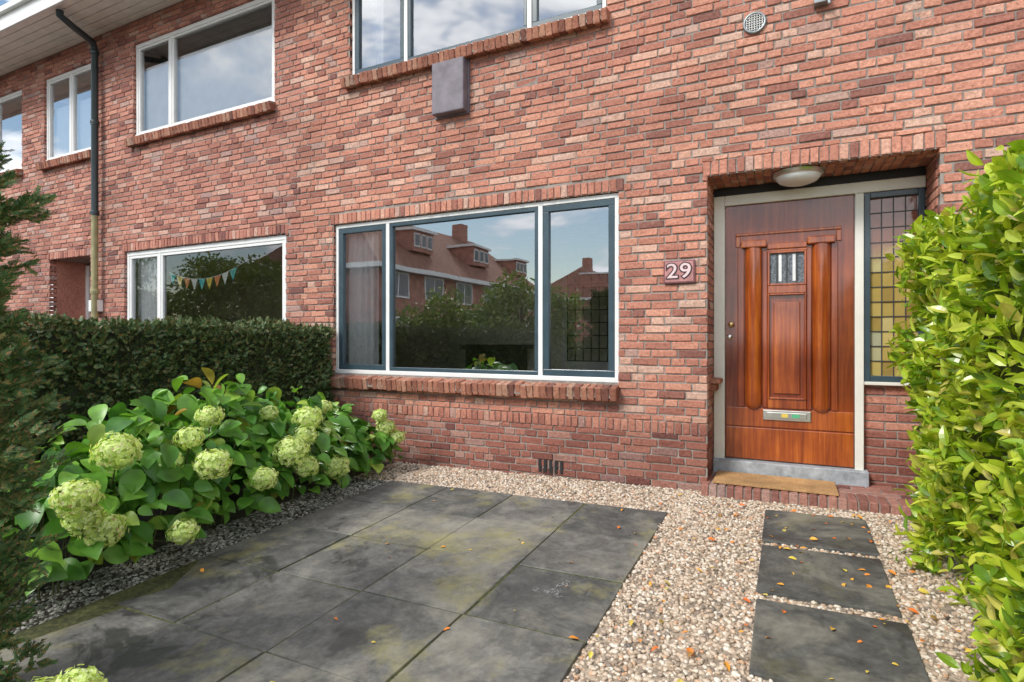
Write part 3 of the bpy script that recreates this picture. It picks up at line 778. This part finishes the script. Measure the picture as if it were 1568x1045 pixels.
# ------------------------------------------------------------ surroundings across the street (reflected in the windows)
def tree(name,x,y,h,r,nl=6500,low=.2):
    e=empty(name); z0=float(gz(x,y))
    lathe('trunk',[(.16,-.2),(.12,h*.3),(.07,h*.6),(.02,h*.85)],(x,y,z0),'z',M_bark,e,10)
    P=[]
    cl=[]
    for i in range(30):
        a=random.uniform(0,6.28); t=random.uniform(low,1); rr=r*math.sin(math.pi*min(.98,max(.08,t*.85)))*random.uniform(.3,.9)
        c=(x+rr*math.cos(a),y+rr*math.sin(a),z0+h*t*.92); cl.append(c)
        tube('limb',[(x,y,z0+h*t*.6),((x+c[0])/2,(y+c[1])/2,z0+h*t*.85),c],.03,M_bark,e,1)
    for i in range(nl):
        c=random.choice(cl); v=rng.normal(0,1,3); v/=np.linalg.norm(v); P.append(np.array(c)+v*r*.4*random.uniform(.5,1)*np.array([1,1,.7]))
    P=np.array(P); d=unit(rng.normal(0,1,(nl,3))); nn=unit(rng.normal(0,1,(nl,3))+np.array([0,0,.7]))
    inst('foliage',*leafT(.6,.2,.2,3),basis(d,nn),P,rng.uniform(.14,.24,nl),M_tree,e)
tree('tree',-9.5,-15.5,4.0,2.3); tree('tree.001',-13,-16,3.6,2.4); tree('tree.002',-5.5,-17,3.3,1.6); tree('tree.003',-22,-13,5.0,3.0,8000); tree('tree.004',-27,-15,5.6,3.4,8000)
tree('tree.005',-30,-9,5.4,2.8); tree('tree.006',-35,-15,6.5,3)
M_rbrick=simple('far_brick',(.42,.20,.15),.9,0,.3,3); M_wdark=simple('far_pane',(.10,.11,.12),.1)
def rowhouse(name,x,y0,y1,ze,zr,dep=9):
    """facade in plane x=const facing +x, running in y"""
    e=empty(name)
    xb=x-dep
    V=[(x,y0,-1),(x,y1,-1),(x,y1,ze),(x,y0,ze),(xb,y0,-1),(xb,y1,-1),(xb,y1,ze),(xb,y0,ze)]
    pyd('walls',V,[(0,1,2,3),(1,5,6,2),(4,0,3,7),(5,4,7,6)],M_rbrick,e)
    o=.5; xr=(x+xb)/2
    V=[(x+o,y0-o,ze+.15),(x+o,y1+o,ze+.15),(xb-o,y1+o,ze+.15),(xb-o,y0-o,ze+.15),(xr,y0+3,zr),(xr,y1-3,zr)]
    pyd('roof',V,[(0,1,5,4),(1,2,5),(2,3,4,5),(3,0,4)],M_tile,e)
    box('eave',xb-o,x+o+.1,y0-o-.1,y1+o+.1,ze-.1,ze+.149,M_white,e,0)
    L=y1-y0; n=int(L/3)
    for i in range(n):
        yc=y0+L*(i+.5)/n
        for zz in(1.0,3.4):
            box('win_frame',x-.05,x+.06,yc-.95,yc+.95,zz,zz+1.4,M_white,e,0); box('win_pane',x,x+.07,yc-.85,yc-.05,zz+.1,zz+1.3,M_wdark,e,0); box('win_pane_2',x,x+.07,yc+.05,yc+.85,zz+.1,zz+1.3,M_wdark,e,0)
        if i%2==0:
            f=.35; xx=x+o-(x+o-xr)*f; zz=ze+.15+(zr-ze)*f
            box('dormer',xx-2.5,xx+.5,yc-1.1,yc+1.1,zz-.2,zz+1.0,M_rbrick,e,0); box('dormer_roof',xx-2.6,xx+.7,yc-1.25,yc+1.25,zz+1.0,zz+1.15,M_white,e,0)
            for k in(-.7,0,.7): box('dormer_win',xx+.45,xx+.53,yc+k-.28,yc+k+.28,zz+.05,zz+.85,M_white,e,0); box('dormer_pane',xx+.5,xx+.55,yc+k-.2,yc+k+.2,zz+.13,zz+.77,M_wdark,e,0)
        if i%3==1: box('chimney',xr-.4,xr+.4,yc-.5,yc+.5,zr-.8,zr+1.1,M_rbrick,e,0)
rowhouse('row_house',-18.5,-38,-17.5,4.9,9.0)
rowhouse('row_house.001',-14,-75,-46,5.0,8.5)
# hedge across the street
ph=empty('privet_hedge')
box('light_block_core',-40,20,-16.2,-15.4,-.3,.95,M_core,ph,.1)  # added dark box that blocks light behind the leaf layer
n=9000; P=np.stack([rng.uniform(-25,3,n),-15.35+rng.normal(0,.06,n),rng.uniform(-.2,1.05,n)],1); d=unit(rng.normal(0,1,(n,3)));nn=unit(rng.normal(0,.6,(n,3))+np.array([0,1,.4]))
inst('leaves',*leafT(.6,.2,.2,3),basis(d,nn),P,rng.uniform(.08,.16,n),M_tree,ph)

# ------------------------------------------------------------ light & sky
az_vec=Vector((-.42,-.80,0)).normalized(); el=math.radians(42)
L=Vector((az_vec.x*math.cos(el),az_vec.y*math.cos(el),math.sin(el)))
sd=bpy.data.lights.new('sun','SUN'); sd.energy=3.0; sd.angle=math.radians(16); sd.color=(1,.965,.905)
so=bpy.data.objects.new('sun',sd); COL.objects.link(so); so.rotation_euler=L.to_track_quat('Z','Y').to_euler()
w=bpy.data.worlds.new('World'); sc.world=w; w.use_nodes=True; nt=w.node_tree; bg=nt.nodes['Background']
sky=N(nt,'ShaderNodeTexSky'); sky.sky_type='NISHITA'; sky.sun_disc=False; sky.sun_elevation=el; sky.sun_rotation=math.atan2(L.x,L.y); sky.air_density=1.4; sky.dust_density=.3; sky.ozone_density=2.0
tc=N(nt,'ShaderNodeTexCoord'); mp=vscale(nt,tc.outputs['Generated'],(1,1,2.2))
cn=noise(nt,3.4,4,.6,mp,.25); cl_=ramp(nt,[(.455,0),(.53,1)],cn)
cc=ramp(nt,[(.46,(9,9.4,10.2)),(.62,(15,15,15))],cn)
mx=N(nt,'ShaderNodeMix'); mx.data_type='RGBA'; nt.links.new(cl_,mx.inputs[0]); nt.links.new(sky.outputs[0],mx.inputs[6]); nt.links.new(cc,mx.inputs[7])
nt.links.new(mx.outputs[2],bg.inputs[0]); bg.inputs[1].default_value=.15

# ------------------------------------------------------------ camera
cam=bpy.data.cameras.new('camera'); co=bpy.data.objects.new('camera',cam); COL.objects.link(co)
co.location=(0,-4.65,1.23); co.rotation_euler=(math.radians(90),0,math.radians(26.1))
cam.sensor_width=36; cam.lens=19.74; cam.shift_y=-.0022; cam.clip_end=600; cam.clip_start=.05
sc.camera=co
